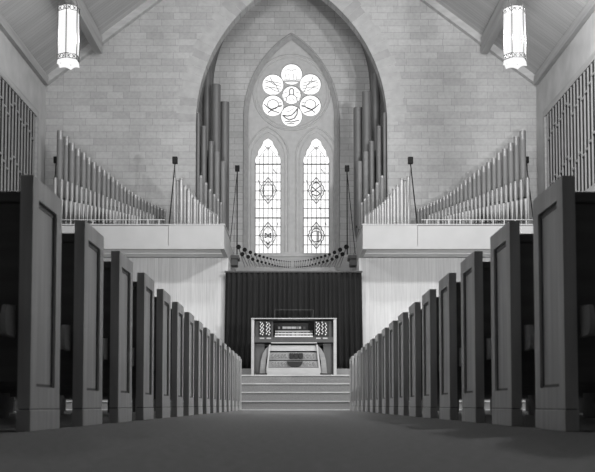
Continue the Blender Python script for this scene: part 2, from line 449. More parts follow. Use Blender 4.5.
# pale panel under the window
tag(MB().box(UX(236, 262, D_BACK), UX(350, 262, D_BACK), D_BACK - .04, D_BACK, STAGE, UZ(257.2, D_BACK)).build('trim_7', 'plaster'), kind='structure')

# ---- glazing
DG = DT + .07
LW = [1.05]
def lead_path(m, pts, r, mat=None, closed=False):
    r = r * LW[0]
    m.path([(p[0], DG - .012, p[1]) for p in pts], r, 5, mat, closed)
def rel(c, pts): return [(c[0] + x * kk, c[1] + y * kk) for x, y in pts]
rose = empty('window_1', (P2(291.6, 94.7)[0], DG, P2(291.6, 94.7)[1])); tag(rose, kind='structure')
g = MB()
for x, y in petals + [(291.6, 94.7)]:
    g.prism(circ(x, y, 11.3), DG, DG + .015)
local(g.build('glass', 'glass'), rose)
ld = MB(); rng = random.Random(4)
for j, (x, y) in enumerate(petals + [(291.6, 94.7)]):
    c = P2(x, y); R = 10.9 if j < 6 else 9.6
    lead_path(ld, rel(c, [(R * math.cos(t * PI / 12), R * math.sin(t * PI / 12)) for t in range(24)]), .006, 'lead_lt', True)
    if j in (0,):
        for q in (-6, -7.6): lead_path(ld, rel(c, [(-R * .75, q + .4), (0, q), (R * .75, q + .4)]), .010, 'lead')
        for q in ((-7, 3), (-3, 1), (2, 1), (6, 3)): lead_path(ld, rel(c, [(q[0], q[1]), (q[0] * .8, -5)]), .005, 'lead_lt')
        lead_path(ld, rel(c, [(-7, 4), (-3, 5.4), (0, 3.6), (3, 5.4), (7, 4)]), .005, 'lead_lt')
    elif j in (1, 5):
        s = 1 if j == 1 else -1
        for q in (-4, -1, 2, 5): lead_path(ld, rel(c, [(-8 * s, q), (-3 * s, q + 1.5 * math.sin(q)), (2 * s, q - 2), (8 * s, q - 3.5)]), .007, 'lead_lt')
        lead_path(ld, rel(c, [(6 * s, -7), (3 * s, 0), (-1 * s, 4), (-3 * s, 8)]), .007, 'lead')
    elif j in (2, 4):
        s = 1 if j == 2 else -1
        lead_path(ld, rel(c, [(5.5 * math.cos(t * PI / 8), 1.5 + 5.0 * math.sin(t * PI / 8)) for t in range(16)]), .009, 'lead', True)
        lead_path(ld, rel(c, [(-9 * s, 2), (-5 * s, -2), (0, -5), (6 * s, -7)]), .012, 'lead')
        lead_path(ld, rel(c, [(-5 * s, -7), (0, -3), (5 * s, -1), (9 * s, 0)]), .012, 'lead')
        for q in (3, 6): lead_path(ld, rel(c, [(5.5 * s, q - 3), (9 * s, q - 2)]), .007, 'lead_lt')
    elif j == 3:
        lead_path(ld, rel(c, [(-9, 1), (-4, 0), (0, 1), (4, 5), (6, 8), (5.5, 2), (3, -2), (-2, -4), (-6, -2), (-9, 1)]), .014, 'lead')
        lead_path(ld, rel(c, [(-7, -5), (0, -6), (8, -4)]), .012, 'lead'); lead_path(ld, rel(c, [(-5, -8), (3, -7.5)]), .01, 'lead')
        lead_path(ld, rel(c, [(-8, 4), (-2, 5), (2, 8)]), .006, 'lead_lt')
    else:
        lead_path(ld, rel(c, [(-2, 0), (-2, 6), (0, 7.6), (2, 6), (2, 0)]), .012, 'lead')
        lead_path(ld, rel(c, [(-6, -8), (-5, -2), (-2, 1), (2, 1), (5, -2), (6, -8)]), .009, 'lead_lt')
        for q in ((-9, 2, -3, 4), (9, 2, 3, 4), (-9, -3, -5, -2), (9, -3, 5, -2), (-3, -2, -1, -6), (1, -3, 3, -6)):
            lead_path(ld, rel(c, [(q[0], q[1]), (q[2], q[3])]), .006, 'lead_lt')
local(ld.build('leading', 'lead'), rose)
bird = MB().prism(rel(P2(*petals[3]), [(-8, .5), (-3, -1), (1, .5), (4.5, 5.5), (5.8, 7), (5.2, 2), (2.5, -2), (-2, -3.4), (-5.5, -1.6)]), DG - .01, DG - .003)
local(bird.build('painted_bird', 'glass_gr'), rose)

LW[0] = 1.0
for wi, (cx, hw) in enumerate(LAN):
    c = P2(cx, 200)
    wn_ = empty('window_%d' % (wi + 2), (c[0], DG, c[1])); tag(wn_, kind='structure')
    local(MB().prism([(x, z) for x, z in lanc[wi]][:], DG, DG + .015).build('glass', 'glass'), wn_) if False else None
    gl = plate('glass', lanc[wi], [], DG, DG + .015, 'glass'); local(gl, wn_)
    ld = MB()
    def hline(y, r, mat, w_=None):
        z = P2(cx, y)[1]; w_ = w_ or hw; lead_path(ld, [(c[0] - w_ * kk, z), (c[0] + w_ * kk, z)], r, mat)
    for y in (155.7,): hline(y, .007, 'lead_lt', 11.5)
    for y in (163.7, 217.5): hline(y, .017, 'lead')
    for y in (172.6, 181.5, 190.4, 199.4, 208, 226.4, 235.3, 244.5): hline(y, .0095, 'lead')
    hline(253.2, .012, 'lead')
    for x in (-8.9, -4.6, 0, 4.6, 8.9):
        top = {0: 146, 4.6: 152, 8.9: 158}[abs(x)]
        lead_path(ld, [(c[0] + x * kk, P2(cx, top)[1]), (c[0] + x * kk, P2(cx, 253.5)[1])], .0085, 'lead_lt')
    for x in (-12.8, 12.8): lead_path(ld, [(c[0] + x * kk, P2(cx, 162)[1]), (c[0] + x * kk, P2(cx, 253.5)[1])], .009, 'lead')
    h = (c[0], P2(cx, 153)[1])
    lead_path(ld, rel(h, [(-9, -4), (-5, 2), (0, 7), (5, 2), (9, -4)]), .006, 'lead_lt')
    lead_path(ld, rel(h, [(-3, 8), (0, 4), (3, 8)]), .008, 'lead')
    for (x, y, x2, y2) in ((-10, -27, -7, -33), (5, -16, 9, -21), (3, -54, 4, -57), (9, -70, 10, -73)):
        q = (c[0], P2(cx, 153)[1]); lead_path(ld, rel(q, [(x, y), (x2, y2)]), .008, 'lead')
    local(ld.build('leading', 'lead'), wn_)
    for mi, my in enumerate((190, 235)):
        mc = (c[0], P2(cx, my)[1])
        md = MB()
        # scalloped lozenge
        L = []
        for i in range(40):
            t = 2 * PI * i / 40
            ax, az = math.cos(t), math.sin(t); sc = 1 / ((abs(ax) / 8.2) ** 1.35 + (abs(az) / 12.8) ** 1.35) ** (1 / 1.35); sc *= 1 + .06 * math.cos(12 * t)
            L.append((ax * sc * .98, az * sc))
        md.prism(rel(mc, [(x, y) for x, y in L]), DG - .006, DG - .002, 'glass_gr')
        md.path([(p[0], DG - .012, p[1]) for p in rel(mc, L)], .011, 5, 'lead_lt', True)
        L2 = [(x * .72, y * .72) for x, y in L]
        md.path([(p[0], DG - .012, p[1]) for p in rel(mc, L2)], .007, 5, 'lead_lt', True)
        def ln(pts, r=.010, cl=False, mat='lead'): md.path([(p[0], DG - .014, p[1]) for p in rel(mc, pts)], r, 5, mat, cl)
        def fillp(pts, mat='glass'): md.prism(rel(mc, pts), DG - .012, DG - .007, mat)
        if (wi, mi) == (0, 0):
            fillp([(-4.2, -5.5), (4.2, -5.5), (4.2, 5.5), (-4.2, 5.5)])
            ln([(-4.2, -5.5), (4.2, -5.5), (4.2, 5.5), (-4.2, 5.5)], .011, True); ln([(0, -5.5), (0, 5.5)], .007)
        elif (wi, mi) == (0, 1):
            fillp([(-3.8, -4), (0, -8), (3.8, -4), (3.8, 5), (-3.8, 5)])
            ln([(-3, -2.5), (-2.6, 2.5), (-.4, 0), (-.4, -1), (-3, -2.5)], .016); ln([(3, -2.5), (2.6, 2.5), (.4, 0), (.4, -1), (3, -2.5)], .016)
            ln([(-2, -6), (0, -9), (2, -6)], .01)
        elif (wi, mi) == (1, 0):
            fillp([(-5, -2), (-1, 1), (1, 5), (3, 4), (2, 0), (5.5, -1), (1, -5), (-3, -4.5)])
            ln([(-5, 4), (-2, 2), (1, -1), (4, -3), (1, -5.5), (-4, -4), (-5, -2), (-1, 0), (2, 3), (4.5, 5)], .014)
            ln([(-3, 7), (0, 8), (3, 7)], .012)
        else:
            fillp([(5.4 * math.cos(t * PI / 8), 5.4 * math.sin(t * PI / 8) - 1) for t in range(16)])
            ln([(5.4 * math.cos(t * PI / 8), 5.4 * math.sin(t * PI / 8) - 1) for t in range(16)], .010, True)
            ln([(1.6, -7), (1.6, 4)], .022); ln([(-3, 6), (0, 7.5), (3, 6)], .012)
        local(md.build('medallion', 'lead'), wn_)

# ---- ceiling timbers (parts of the building)
def slab_along(m, xa, za, xb, zb_, y0, y1, t):
    m.add([(xa, y0, za), (xb, y0, zb_), (xb, y0, zb_ - t), (xa, y0, za - t), (xa, y1, za), (xb, y1, zb_), (xb, y1, zb_ - t), (xa, y1, za - t)],
          [(0, 1, 2, 3), (4, 7, 6, 5), (0, 4, 5, 1), (1, 5, 6, 2), (2, 6, 7, 3), (3, 7, 4, 0)])
ra = MB()
for s in (-1, 1): slab_along(ra, CX + s * HALF, EAVE + .05, CX, APEX + .05, D_WALL - .16, D_WALL - .002, .2)
tag(ra.build('trim_8', 'beam_lt'), kind='structure')
for i, s in enumerate((-1, 1)):
    xw = CX + s * HALF
    tag(MB().box(xw, xw - s * .1, -1.4, D_WALL - .17, EAVE - .16, EAVE + .05).build('trim_%d' % (9 + i), 'beam'), kind='structure')
    px = 97.5 if s < 0 else 485.5
    X = UX(px, 50, D_WALL - .3); zt = APEX - abs(X - CX) * SLOPE + .03; zbm = UZ(52, D_WALL - .3)
    tag(MB().box(X - .085, X + .085, -1.4, D_WALL - .17, zbm, zt).build('trim_%d' % (11 + i), 'beam', bevel=.012), kind='structure')

# ---- steps and platform
st = empty('chancel_steps', (0, 18.6, 0)); tag(st, 'broad flight of four carpeted steps rising from the aisle to the organ console', 'steps')
r = STAGE / 4
for i in range(4):
    y0 = 18.6 + .32 * i; y1 = y0 + .32 if i < 3 else 21.49
    b = MB().box(XL + .003, XR - .003, y0, y1, -.1 if i == 0 else r * i - .05, r * (i + 1) - .001)
    so = local(b.build('step', 'carpet_step'), st)
    no = MB().box(XL + .01, XR - .01, y0 - .014, y0 + .03, r * (i + 1) - .022, r * (i + 1) + .003)
    nn = no.build('nosing', 'nosing'); nn.data.transform(Matrix.Translation(-Vector(st.location))); nn.parent = so
tag(MB().box(XL + .01, XR - .01, 18.57, 18.597, 0, .016).build('trim_13', 'nosing'), kind='structure')
tag(MB().box(XL + .01, XR - .01, 21.5, D_BACK - .05, 0, PLAT).build('floor_platform', 'carpet_step'), kind='structure')

# ---- walls under the lofts
IXL = UX(224.2, 237, D_LOFT); IXR = UX(362.8, 237, D_LOFT)     # inner corners of the lofts
ZT = UZ(225, D_LOFT); ZB = UZ(249, D_LOFT); ZSO = ZB
for nm, xa, xb in (('wall_loft_left', XL, IXL), ('wall_loft_right', IXR, XR)):
    tag(MB().box(xa, xb, D_LOW, D_WALL - .01, PLAT, ZB).build(nm, 'panelling'), kind='structure')
for nm, xa, xb in (('wall_jamb_left', BX0, IXL - .01), ('wall_jamb_right', IXR + .01, BX1)):
    tag(MB().box(xa, xb, D_WALL - .005, D_BACK, PLAT, ZT - .1).build(nm, 'stone_back'), kind='structure')

# ---- lofts: parapets with deck
def loft(side):
    s = -1 if side == 'left' else 1
    xi = IXL if s < 0 else IXR; xo = (XL if s < 0 else XR) - s * .005
    xj = UX(168.8 if s < 0 else 417.2, 237, D_LOFT)
    t = empty('organ_loft', (xi, D_LOFT, ZB)); tag(t, 'pale %s organ loft with plain parapet, carrying %s ranks of pipes' % (side, 'its'), 'organ loft')
    t['label'] = 'pale plain-fronted organ loft on the %s side of the chancel window' % side
    local(MB().box(xi, xj + s * .006, D_LOFT, D_LOFT + .09, ZB, ZT).build('parapet_inner_panel', 'plaster'), t)
    local(MB().box(xj + s * .016, xo, D_LOFT + .012, D_LOFT + .1, ZB, ZT - .01).build('parapet_outer_panel', 'plaster'), t)
    local(MB().box(xi, xi + s * .09, D_LOFT + .092, D_SIDE, ZB, ZT).build('parapet_return', 'plaster'), t)
    local(MB().box(xi - s * .012, xi + s * .1, D_LOFT + .1, D_SIDE, ZT + .002, ZT + .05).build('return_cap', 'dressed_dk'), t)
    local(MB().box(xi - s * .012, xo, D_LOFT - .012, D_LOFT + .11, ZT - .002, ZT + .022).build('parapet_cap', 'plaster'), t)
    local(MB().box(xi - s * .006, xo, D_LOFT - .015, D_LOFT - .002, ZB, ZB + .07).build('bottom_band', 'plaster'), t)
    local(MB().box(xi + s * .02, xo, D_LOFT + .1, D_LOW - .003, ZB + .012, ZB + .05).build('soffit', 'soffit'), t)
    local(MB().box(xi + s * .1, xo, D_LOFT + .62, D_LOFT + .66, ZB - .004, ZB + .011).build('soffit_strip', 'ivory'), t)
    local(MB().box(xi + s * .095, xo, D_LOFT + .12, D_WALL - .02, ZT - .16, ZT - .11).build('deck', 'wood_md'), t)
    # low rail before the outer ranks
    rl = empty('loft_rail', (xj, D_LOFT + .2, ZT - .11)); tag(rl, 'low white rail with short posts before the %s outer pipe ranks' % side, 'rail')
    zr = UZ(219.6, D_LOFT + .2)
    local(MB().box(xj + s * .12, xo - s * .1, D_LOFT + .18, D_LOFT + .21, zr - .014, zr).build('top_rail', 'wood_lt'), rl)
    for i in range(15):
        x = xj + s * (.24 + i * .242)
        if abs(x) < abs(xo) - .12: local(MB().box(x - .01, x + .01, D_LOFT + .185, D_LOFT + .205, ZT - .11, zr - .0145).build('post', 'wood_lt'), rl)
    # wind chest behind it
    wc = MB().box(xj + s * .1, xo - s * .12, D_LOFT + .35, D_LOFT + 2.05, ZT - .108, ZT - .03)
    tag(wc.build('wind_chest', 'wood_md'), 'long low wind chest under the %s outer pipe ranks' % side, 'wind chest')
    wc = MB().box(xi + s * .12, xj - s * .02, D_LOFT + .3, D_LOFT + 1.6, ZT - .108, ZT - .03)
    tag(wc.build('wind_chest', 'wood_md'), 'short wind chest at the inner corner of the %s loft' % side, 'wind chest')
    x_out = (AX0 + .01) if s < 0 else (AX1 - .01)
    wc = MB().box(xi + s * .03, x_out, D_WALL + .02, D_WALL + .35, ZT - .1, ZT - .03).box(xi + s * .03, (BX0 if s < 0 else BX1) - s * .005, D_WALL + .35, D_BACK - .6, ZT - .1, ZT - .03)
    tag(wc.build('wind_chest', 'wood_md'), 'wind chest inside the arch carrying the tall %s bass pipes' % side, 'wind chest')
    # dark bracket under the arch pier
    br = MB().box(xi - s * .002, xi - s * .20, D_SIDE + .02, D_SIDE + .5, UZ(258.5, D_SIDE), UZ(254.8, D_SIDE))
    xq = xi - s * .16
    br.box(xi - s * .002, xq, D_SIDE + .05, D_SIDE + .45, UZ(265, D_SIDE), UZ(258.4, D_SIDE))
    tag(br.build('bracket', 'wood_dk', bevel=.01), 'dark stepped bracket fixed beside the %s end of the trumpet pipes' % side, 'bracket')
for sd in ('left', 'right'): loft(sd)

# ---- organ pipes
def pipe(x, y, z0, ztop, r, foot, mat, label, group, sleeve=.10, kind='flue', n=12):
    t = empty('organ_pipe', (x, y, z0)); tag(t, label, 'organ pipe', group)
    H = ztop - z0
    if kind == 'reed':
        b = MB().frustum((0, 0, H * .35), (0, 0, H), r * .22, r, n).build('resonator', mat, t)
        MB().frustum((0, 0, 0), (0, 0, H * .3499), r * .5, r * .5, n).build('boot', 'pipe', t)
        MB().frustum((0, 0, H * .33), (0, 0, H * .37), r * .62, r * .62, n).build('block', 'mouth', t)
        return t
    body = MB().frustum((0, 0, foot), (0, 0, H - .002), r, r, n).build('pipe_body', mat, t)
    MB().frustum((0, 0, 0), (0, 0, foot - .001), r * .14, r * .98, n).build('pipe_foot', 'pipe' if mat == 'pipe' else mat, t)
    if sleeve: MB().frustum((0, 0, H - sleeve), (0, 0, H), r * 1.05, r * 1.05, n).build('tuning_sleeve', 'sleeve', t)
    if r > .048:
        m = MB().box(-r * .6, r * .6, -r * 1.03, -r * .6, foot + .004, foot + r * .5).build('mouth', 'mouth', t)
    return t
def side_of(px, s): return px if s < 0 else 2 * 291.4 - px
Ztop_chest = ZT - .03
rowA = [(522.6, 131.1), (516.3, 137.2), (510.7, 143.5), (504.8, 149.2), (499, 153.2), (493.9, 158.3), (488.8, 162.6), (483.7, 166.4), (478.7, 170.3), (474.3, 173.8), (470, 177.4), (465.7, 180.7), (461.4, 184.5), (457.8, 187.5), (454.2, 190.3), (450.7, 192.6), (447.4, 195.2), (444, 197.2), (440.5, 199), (437.3, 200.6), (434.1, 202.2), (430.9, 203.8), (427.7, 205.3), (424.5, 206.8), (421.3, 208.2), (418.2, 209.5)]
for s in (-1, 1):
    nm = 'left' if s < 0 else 'right'
    for i, (px, py) in enumerate(rowA):
        D = 22.5 + (.03 if i % 2 else 0)
        pxx = px if s > 0 else 582.8 - px
        P = U(pxx, py, D)
        pitch = (rowA[i][0] - rowA[i + 1][0]) if i + 1 < len(rowA) else 3.1
        rr = .5 * pitch * D / F * 1.0
        zb_ = UZ(199 + (px < 505) * 0 + (522.6 - px) * .17, D)     # mouths rise with the pipe
        foot = max(.08, zb_ - Ztop_chest)
        H = P[2] - Ztop_chest
        foot = min(foot, H * .55)
        pipe(P[0], D, Ztop_chest, P[2], rr, foot, 'pipe', 'grey pipe, %s tallest in the long back row on the %s loft' % (ORD[i] if i else 'single', nm), 'outer back row pipes, %s loft' % nm, max(.03, .17 * H / 2), 'flue', 14)
    # row B: bright slim pipes with long feet in front
    bx = [55.2, 61.6, 67.3, 72, 76.8, 81.5]
    while len(bx) < 25: bx.append(bx[-1] + 4.45 - .075 * (len(bx) - 6))
    nB = len(bx)
    for i in range(nB):
        u = i / (nB - 1); px = bx[i]; py = 178 + (215 - 178) * (1.25 * u - .25 * u * u)
        D = 22.0
        P = U(side_of(px, s), py, D); H = P[2] - Ztop_chest
        pipe(P[0], D, Ztop_chest, P[2], .046 * (1 - .55 * u), H * .72, 'pipe_lt', 'slim bright pipe, %s from the outer end of the %s loft front row' % (ORD[i], nm), 'outer front row pipes, %s loft' % nm, .05 * (1 - .5 * u), 'flue', 10)
    # rows C: small tapered reeds nearest the rail
    nC = 24
    for i in range(nC):
        u = i / (nC - 1); px = 57 + (140 - 57) * (1.3 * u - .3 * u * u); py = 199 + (217 - 199) * (1.2 * u - .2 * u * u)
        D = 21.6
        P = U(side_of(px, s), py, D)
        pipe(P[0], D, Ztop_chest, P[2], .047 * (1 - .5 * u), 0, 'tin', 'short tapered pipe, %s from the outer end behind the %s loft rail' % (ORD[i], nm), 'tapered reed pipes, %s loft' % nm, 0, 'reed', 8)
    # row D: inner fan
    rowD = [(174.6, 176.3, 1.35), (177.9, 180, 1.3), (181.2, 178.5, 1.5), (185.3, 185.6, 1.6), (188.7, 189, 1.55), (191.7, 193.8, 1.5), (194.7, 197.3, 1.45), (197.5, 200, 1.4), (200.2, 202.5, 1.35), (202.7, 204.8, 1.3), (205.1, 206.8, 1.2), (207.4, 208.8, 1.15), (209.6, 210.4, 1.1), (211.7, 211.8, 1.05), (213.7, 212.9, 1), (215.6, 213.9, 1), (217.5, 214.8, .95)]
    for i, (px, py, rp) in enumerate(rowD):
        D = 21.55 + (.06 if i % 2 else 0); P = U(side_of(px, s), py, D); H = P[2] - Ztop_chest
        pipe(P[0], D, Ztop_chest, P[2], rp * 1.15 * D / F, H * .2, 'tin', 'pale slender pipe, %s from the outer end of the %s inner fan' % (ORD[i], nm), 'inner corner fan pipes, %s loft' % nm, .04, 'flue', 10)
    # row E
    rowE = [(200.8, 176, 2.0), (205.6, 183, 1.9), (210, 189.5, 1.7), (214.3, 194.6, 1.6), (218.0, 199, 1.5), (221.0, 202.5, 1.1)]
    for i, (px, py, rp) in enumerate(rowE):
        D = 22.2; P = U(side_of(px, s), py, D); H = P[2] - Ztop_chest
        pipe(P[0], D, Ztop_chest, P[2], rp * D / F, H * .15, 'pipe', 'mid-grey pipe behind the fan, %s from the outer end, %s loft' % (ORD[i], nm), 'row behind the %s fan' % nm, .05, 'flue', 12)
    rowF2 = [(198.3, 113, 1.9), (203.8, 126.5, 3.3), (211.2, 141.5, 2.8), (217.0, 152, 2.8), (223.2, 161.5, 2.6)]
    for i, (px, py, rp) in enumerate(rowF2):
        D = 23.3 if i == 0 else 23.5; P = U(side_of(px, s), py, D); H = P[2] - Ztop_chest
        pipe(P[0], D, Ztop_chest, P[2], rp * D / F, .35, 'pipe_dk' if i < 3 else 'pipe', 'grey bass pipe, %s from the outside in the lower %s arch rank' % (ORD[i], nm), 'shorter bass pipes in the %s arch side' % nm, 0, 'flue', 16)
    rowF1 = [(207.4, 66 if s < 0 else 74, 4.3), (216.2, 85 if s < 0 else 92, 4.7), (224.8, 102.5 if s < 0 else 108, 4.8)]
    for i, (px, py, rp) in enumerate(rowF1):
        D = (24.05, 23.83, 24.05)[i]; P = U(side_of(px, s), py, D)
        pipe(P[0], D, Ztop_chest, P[2], rp * D / F, .5, 'pipe_dk', '%s of three huge bass pipes on the %s side of the arch' % (('tallest', 'middle', 'shortest')[i], nm), 'huge bass pipes in the %s arch side' % nm, 0, 'flue', 24)

# ---- stands with black boxes on the lofts
def stand(px, py, D, foot_px, foot_py, foot2, label):
    P = U(px, py, D)
    t = empty('microphone_stand', (P[0], D, foot_py)); tag(t, label, 'stand')
    local(MB().box(P[0] - .056, P[0] + .056, D - .05, D + .05, P[2] - .075, P[2] + .075).build('head', 'black', bevel=.008), t)
    zf = foot_py
    xf = UX(foot_px, 224, D); x2 = UX(foot2, 224, D)
    top = (P[0], D, P[2] - .076)
    local(MB().frustum(top, (xf, D, zf), .013, .015, 6).build('leg', 'black'), t)
    local(MB().frustum(top, (x2, D + .06, zf), .006, .006, 6).build('leg', 'pipe'), t)
    local(MB().frustum(top, (P[0] + (.03 if P[0] < 0 else -.03), D - .12, zf), .005, .005, 6).build('leg', 'pipe'), t)
zd = ZT - .11
stand(175, 160.3, 21.25, 168.5, zd, 178.5, 'black box on thin splayed legs before the left loft wall, at its parapet joint')
stand(410.5, 160.5, 21.25, 418, zd, 407, 'black box on thin splayed legs before the right loft wall, at its parapet joint')
stand(56.2, 160, 22.85, 49.5, zd, 58, 'black box on dark legs half hidden behind the tallest left loft pipe')
stand(526.3, 160, 22.85, 536, zd, 524, 'black box on dark legs half hidden behind the tallest right loft pipe')
def stand2(px, py, s, label):
    D = 23.45
    P = U(px, py, D); zf = UZ(254.6, D)
    t = empty('microphone_stand', (P[0], D, zf)); tag(t, label, 'stand')
    local(MB().box(P[0] - .054, P[0] + .054, D - .05, D + .05, P[2] - .07, P[2] + .07).build('head', 'black', bevel=.008), t)
    top = (P[0], D, P[2] - .071)
    local(MB().frustum(top, (P[0] + s * .0, D, zf), .014, .014, 6).build('leg', 'black'), t)
    local(MB().frustum(top, (P[0] + s * .19, D - .05, zf + .0), .009, .009, 6).build('leg', 'black'), t)
    local(MB().frustum(top, (P[0] + s * .09, D + .12, zf), .005, .005, 6).build('leg', 'pipe'), t)
stand2(237.3, 168.5, -1, 'black box on a thin pole just left of the left lancet window')
stand2(347.0, 168.5, 1, 'black box on a thin pole just right of the right lancet window')

# ---- horizontal trumpets
up = [(17, 84, 11), (48, 98, 10), (76, 111, 8.6), (101, 121, 7), (122, 128, 6.5), (142, 134, 6), (160, 139, 5.4), (177, 143, 5), (192, 147, 4.5), (206, 149, 4), (219, 151.5, 3.6), (231, 153, 3.2), (243, 154, 3), (254, 155, 2.6), (264, 155.8, 2.4), (274, 156.4, 2.2)]
lo = [(36, 120, 10), (65, 133, 9.2), (88, 145, 8), (112, 153, 6.8), (132, 159, 6.2), (152, 163.5, 5.6), (170, 168.5, 5), (185, 172, 4.5), (198, 176, 4), (211, 178.5, 3.6), (222, 181, 3.2), (233, 182.5, 2.8), (244, 183.5, 2.6), (255, 184.3, 2.4), (265, 185, 2.2)]
DB = 23.5
zbar = UZ(268.3, 24.2)
tag(MB().box(UX(243, 268, 24.2), UX(340, 268, 24.2), 24.05, 24.4, PLAT, zbar).build('trumpet_chest', 'plaster'), 'pale chest beneath the horizontal trumpet pipes behind the dark curtain', 'wind chest')
for rnk, rows in (('upper', up), ('lower', lo)):
    for s in (-1, 1):
        nm = 'left' if s < 0 else 'right'
        for i, (zx, zy, zr) in enumerate(rows):
            px = 235 + zx / 4.96; py = 230 + zy / 4.96
            if s > 0: px = 2 * 292.4 - px
            P = U(px, py, DB); rr = zr * 1.12 / 4.96 * DB / F
            pxt = 292.4 + (px - 292.4) * .88; zr = max(zr, 3.0)
            yt = 24.3 if rnk == 'upper' else 24.12; tail = Vector((UX(pxt, 268, 24.2), yt, zbar + .03)); bell = Vector((P[0], DB, P[2]))
            t = empty('trumpet_pipe', bell); tag(t, 'dark-belled horizontal trumpet, %s from the %s end of the %s rank' % (ORD[i], nm, rnk), 'trumpet pipe', '%s half of the %s trumpet rank' % (nm, rnk))
            d = Vector((0, 1, 0))
            mid = bell + d * .05; m2 = bell + d * .12
            fl = MB().frustum(bell, mid, rr, rr * .55, 14, None, False).frustum(mid, m2, rr * .55, rr * .32, 14, None, False)
            local(fl.build('bell', 'black'), t)
            local(MB().frustum(bell + d * .01, bell + d * .014, rr * .93, rr * .93, 14).build('throat', 'bell_in'), t)
            local(MB().frustum(m2, tail, rr * .2, .006, 8).build('tube', 'pipe'), t)
            local(MB().frustum(tail, tail - Vector((0, 0, .028)), .012, .012, 8).build('boot', 'brass'), t)

# ---- curtain
cu = empty('stage_curtain', (UX(293.5, 370, 22.1), 22.1, PLAT)); tag(cu, 'wide dark pleated curtain hanging behind the organ console', 'curtain')
x0, x1 = UX(225.4, 300, 22.1), UX(361.6, 300, 22.1)
zt, zbm = UZ(272.5, 22.1), PLAT + .01
nx, nz = 260, 10
vs, fs = [], []
for k in range(nz + 1):
    v_ = k / nz
    for i in range(nx + 1):
        u = i / nx
        ph = u * 2 * PI * 27 + 1.3 * math.sin(u * 17) + .6 * math.sin(u * 41)
        am = .032 + .024 * v_ * (0.6 + .4 * math.sin(u * 23))
        x = x0 + (x1 - x0) * u + (u - .5) * .06 * v_
        vs.append((x, 22.1 + am * math.sin(ph) + .01 * math.sin(ph * .5 + 2), zt + (zbm - zt) * v_))
for k in range(nz):
    for i in range(nx):
        a_ = k * (nx + 1) + i; fs.append((a_, a_ + 1, a_ + nx + 2, a_ + nx + 1))
cl = MB(); cl.add(vs, fs, None, True); c_ob = cl.build('cloth', 'curtain'); local(c_ob, cu)
sol = c_ob.modifiers.new('solid', 'SOLIDIFY'); sol.thickness = .006
local(MB().box(x0 - .02, x1 + .02, 22.07, 22.13, zt, zt + .035).build('top_rail', 'wood_dk'), cu)

# ---- organ console
DCo = 20.4                     # front plane of the case
def cxp(zx): return 245 + zx / 6.134
def cyp(zy): return 312 + zy / 6.134
def BX(m, zx0, zx1, zy0, zy1, ya, yb, mat=None):
    return m.box(UX(cxp(zx0), 350, DCo), UX(cxp(zx1), 350, DCo), ya, yb, UZ(cyp(zy1), DCo), UZ(cyp(zy0), DCo), mat)
con = empty('organ_console', (UX(293.9, 375, DCo), DCo, STAGE)); tag(con, 'wooden organ console with three keyboards and banks of white stop knobs', 'organ console')
ztop_c = UZ(cyp(43), DCo)
Y0 = DCo
for zx0, zx1 in ((38, 56), (543, 562)):
    xa, xb = UX(cxp(zx0), 350, DCo), UX(cxp(zx1), 350, DCo)
    local(MB().box(xa, xb, Y0, Y0 + .08, STAGE, ztop_c).build('corner_post', 'wood_lt', bevel=.006), con)
    local(MB().box(xa + .005, xb - .005, Y0 + .08, Y0 + .95, STAGE + .02, ztop_c - .01).build('side_panel', 'wood_md'), con)
xa, xb = UX(cxp(36), 350, DCo), UX(cxp(564), 350, DCo)
local(MB().box(xa, xb, Y0 - .02, Y0 + .98, ztop_c, ztop_c + .02).build('top_board', 'wood_lt', bevel=.006), con)
local(BX(MB(), 57, 542, 52, 380, Y0 + .9, Y0 + .93).build('back_panel', 'wood_dk'), con)
# jambs, angled
for nm, z0, z1, cols in (('left', 60, 172, (97, 109, 134, 149)), ('right', 426, 540, (441, 455, 476, 497))):
    xa, xb = UX(cxp(z0), 350, DCo), UX(cxp(z1), 350, DCo)
    jb = empty('stop_jamb', (0, 0, 0)); jb.parent = con
    q = BX(MB(), z0, z1, 53, 152, Y0 + .12, Y0 + .16).build('jamb_board', 'wood_dk'); q.data.transform(Matrix.Translation(-Vector(con.location))); q.parent = jb
    q = BX(MB(), z0 + 22 if nm == 'left' else z0 + 4, z1 - 12 if nm == 'left' else z1 - 24, 55, 150, Y0 + .105, Y0 + .1195).build('jamb_panel', 'ebony'); q.data.transform(Matrix.Translation(-Vector(con.location))); q.parent = jb
    for ci, cxq in enumerate(cols):
        for ri in range(7):
            zy = 62 + ri * 11.6 + (5.8 if ci % 2 else 0)
            if zy > 140: continue
            x = UX(cxp(cxq + (2.5 if ri % 2 else -2.5)), 350, DCo); z = UZ(cyp(zy), DCo)
            kn = MB().frustum((x, Y0 + .104, z), (x, Y0 + .062, z), .005, .005, 6).frustum((x, Y0 + .061, z), (x, Y0 + .05, z), .0145, .0145, 10).build('stop_knob', 'ivory')
            kn.data.transform(Matrix.Translation(-Vector(con.location))); kn.parent = jb
# shelf below the jambs
local(BX(MB(), 58, 542, 153, 186, Y0 + .02, Y0 + .5).build('key_slip_board', 'wood_dk'), con)
local(BX(MB(), 160, 442, 186, 192, Y0 - .01, Y0 + .3).build('front_edge', 'wood_lt'), con)
for a0 in (90, 132, 436, 478):
    local(BX(MB(), a0, a0 + 28, 157, 165, Y0 + .008, Y0 + .0195).build('painted_reflection', 'wood_lt'), con)  # pale blocks painted in for light reflections on the board
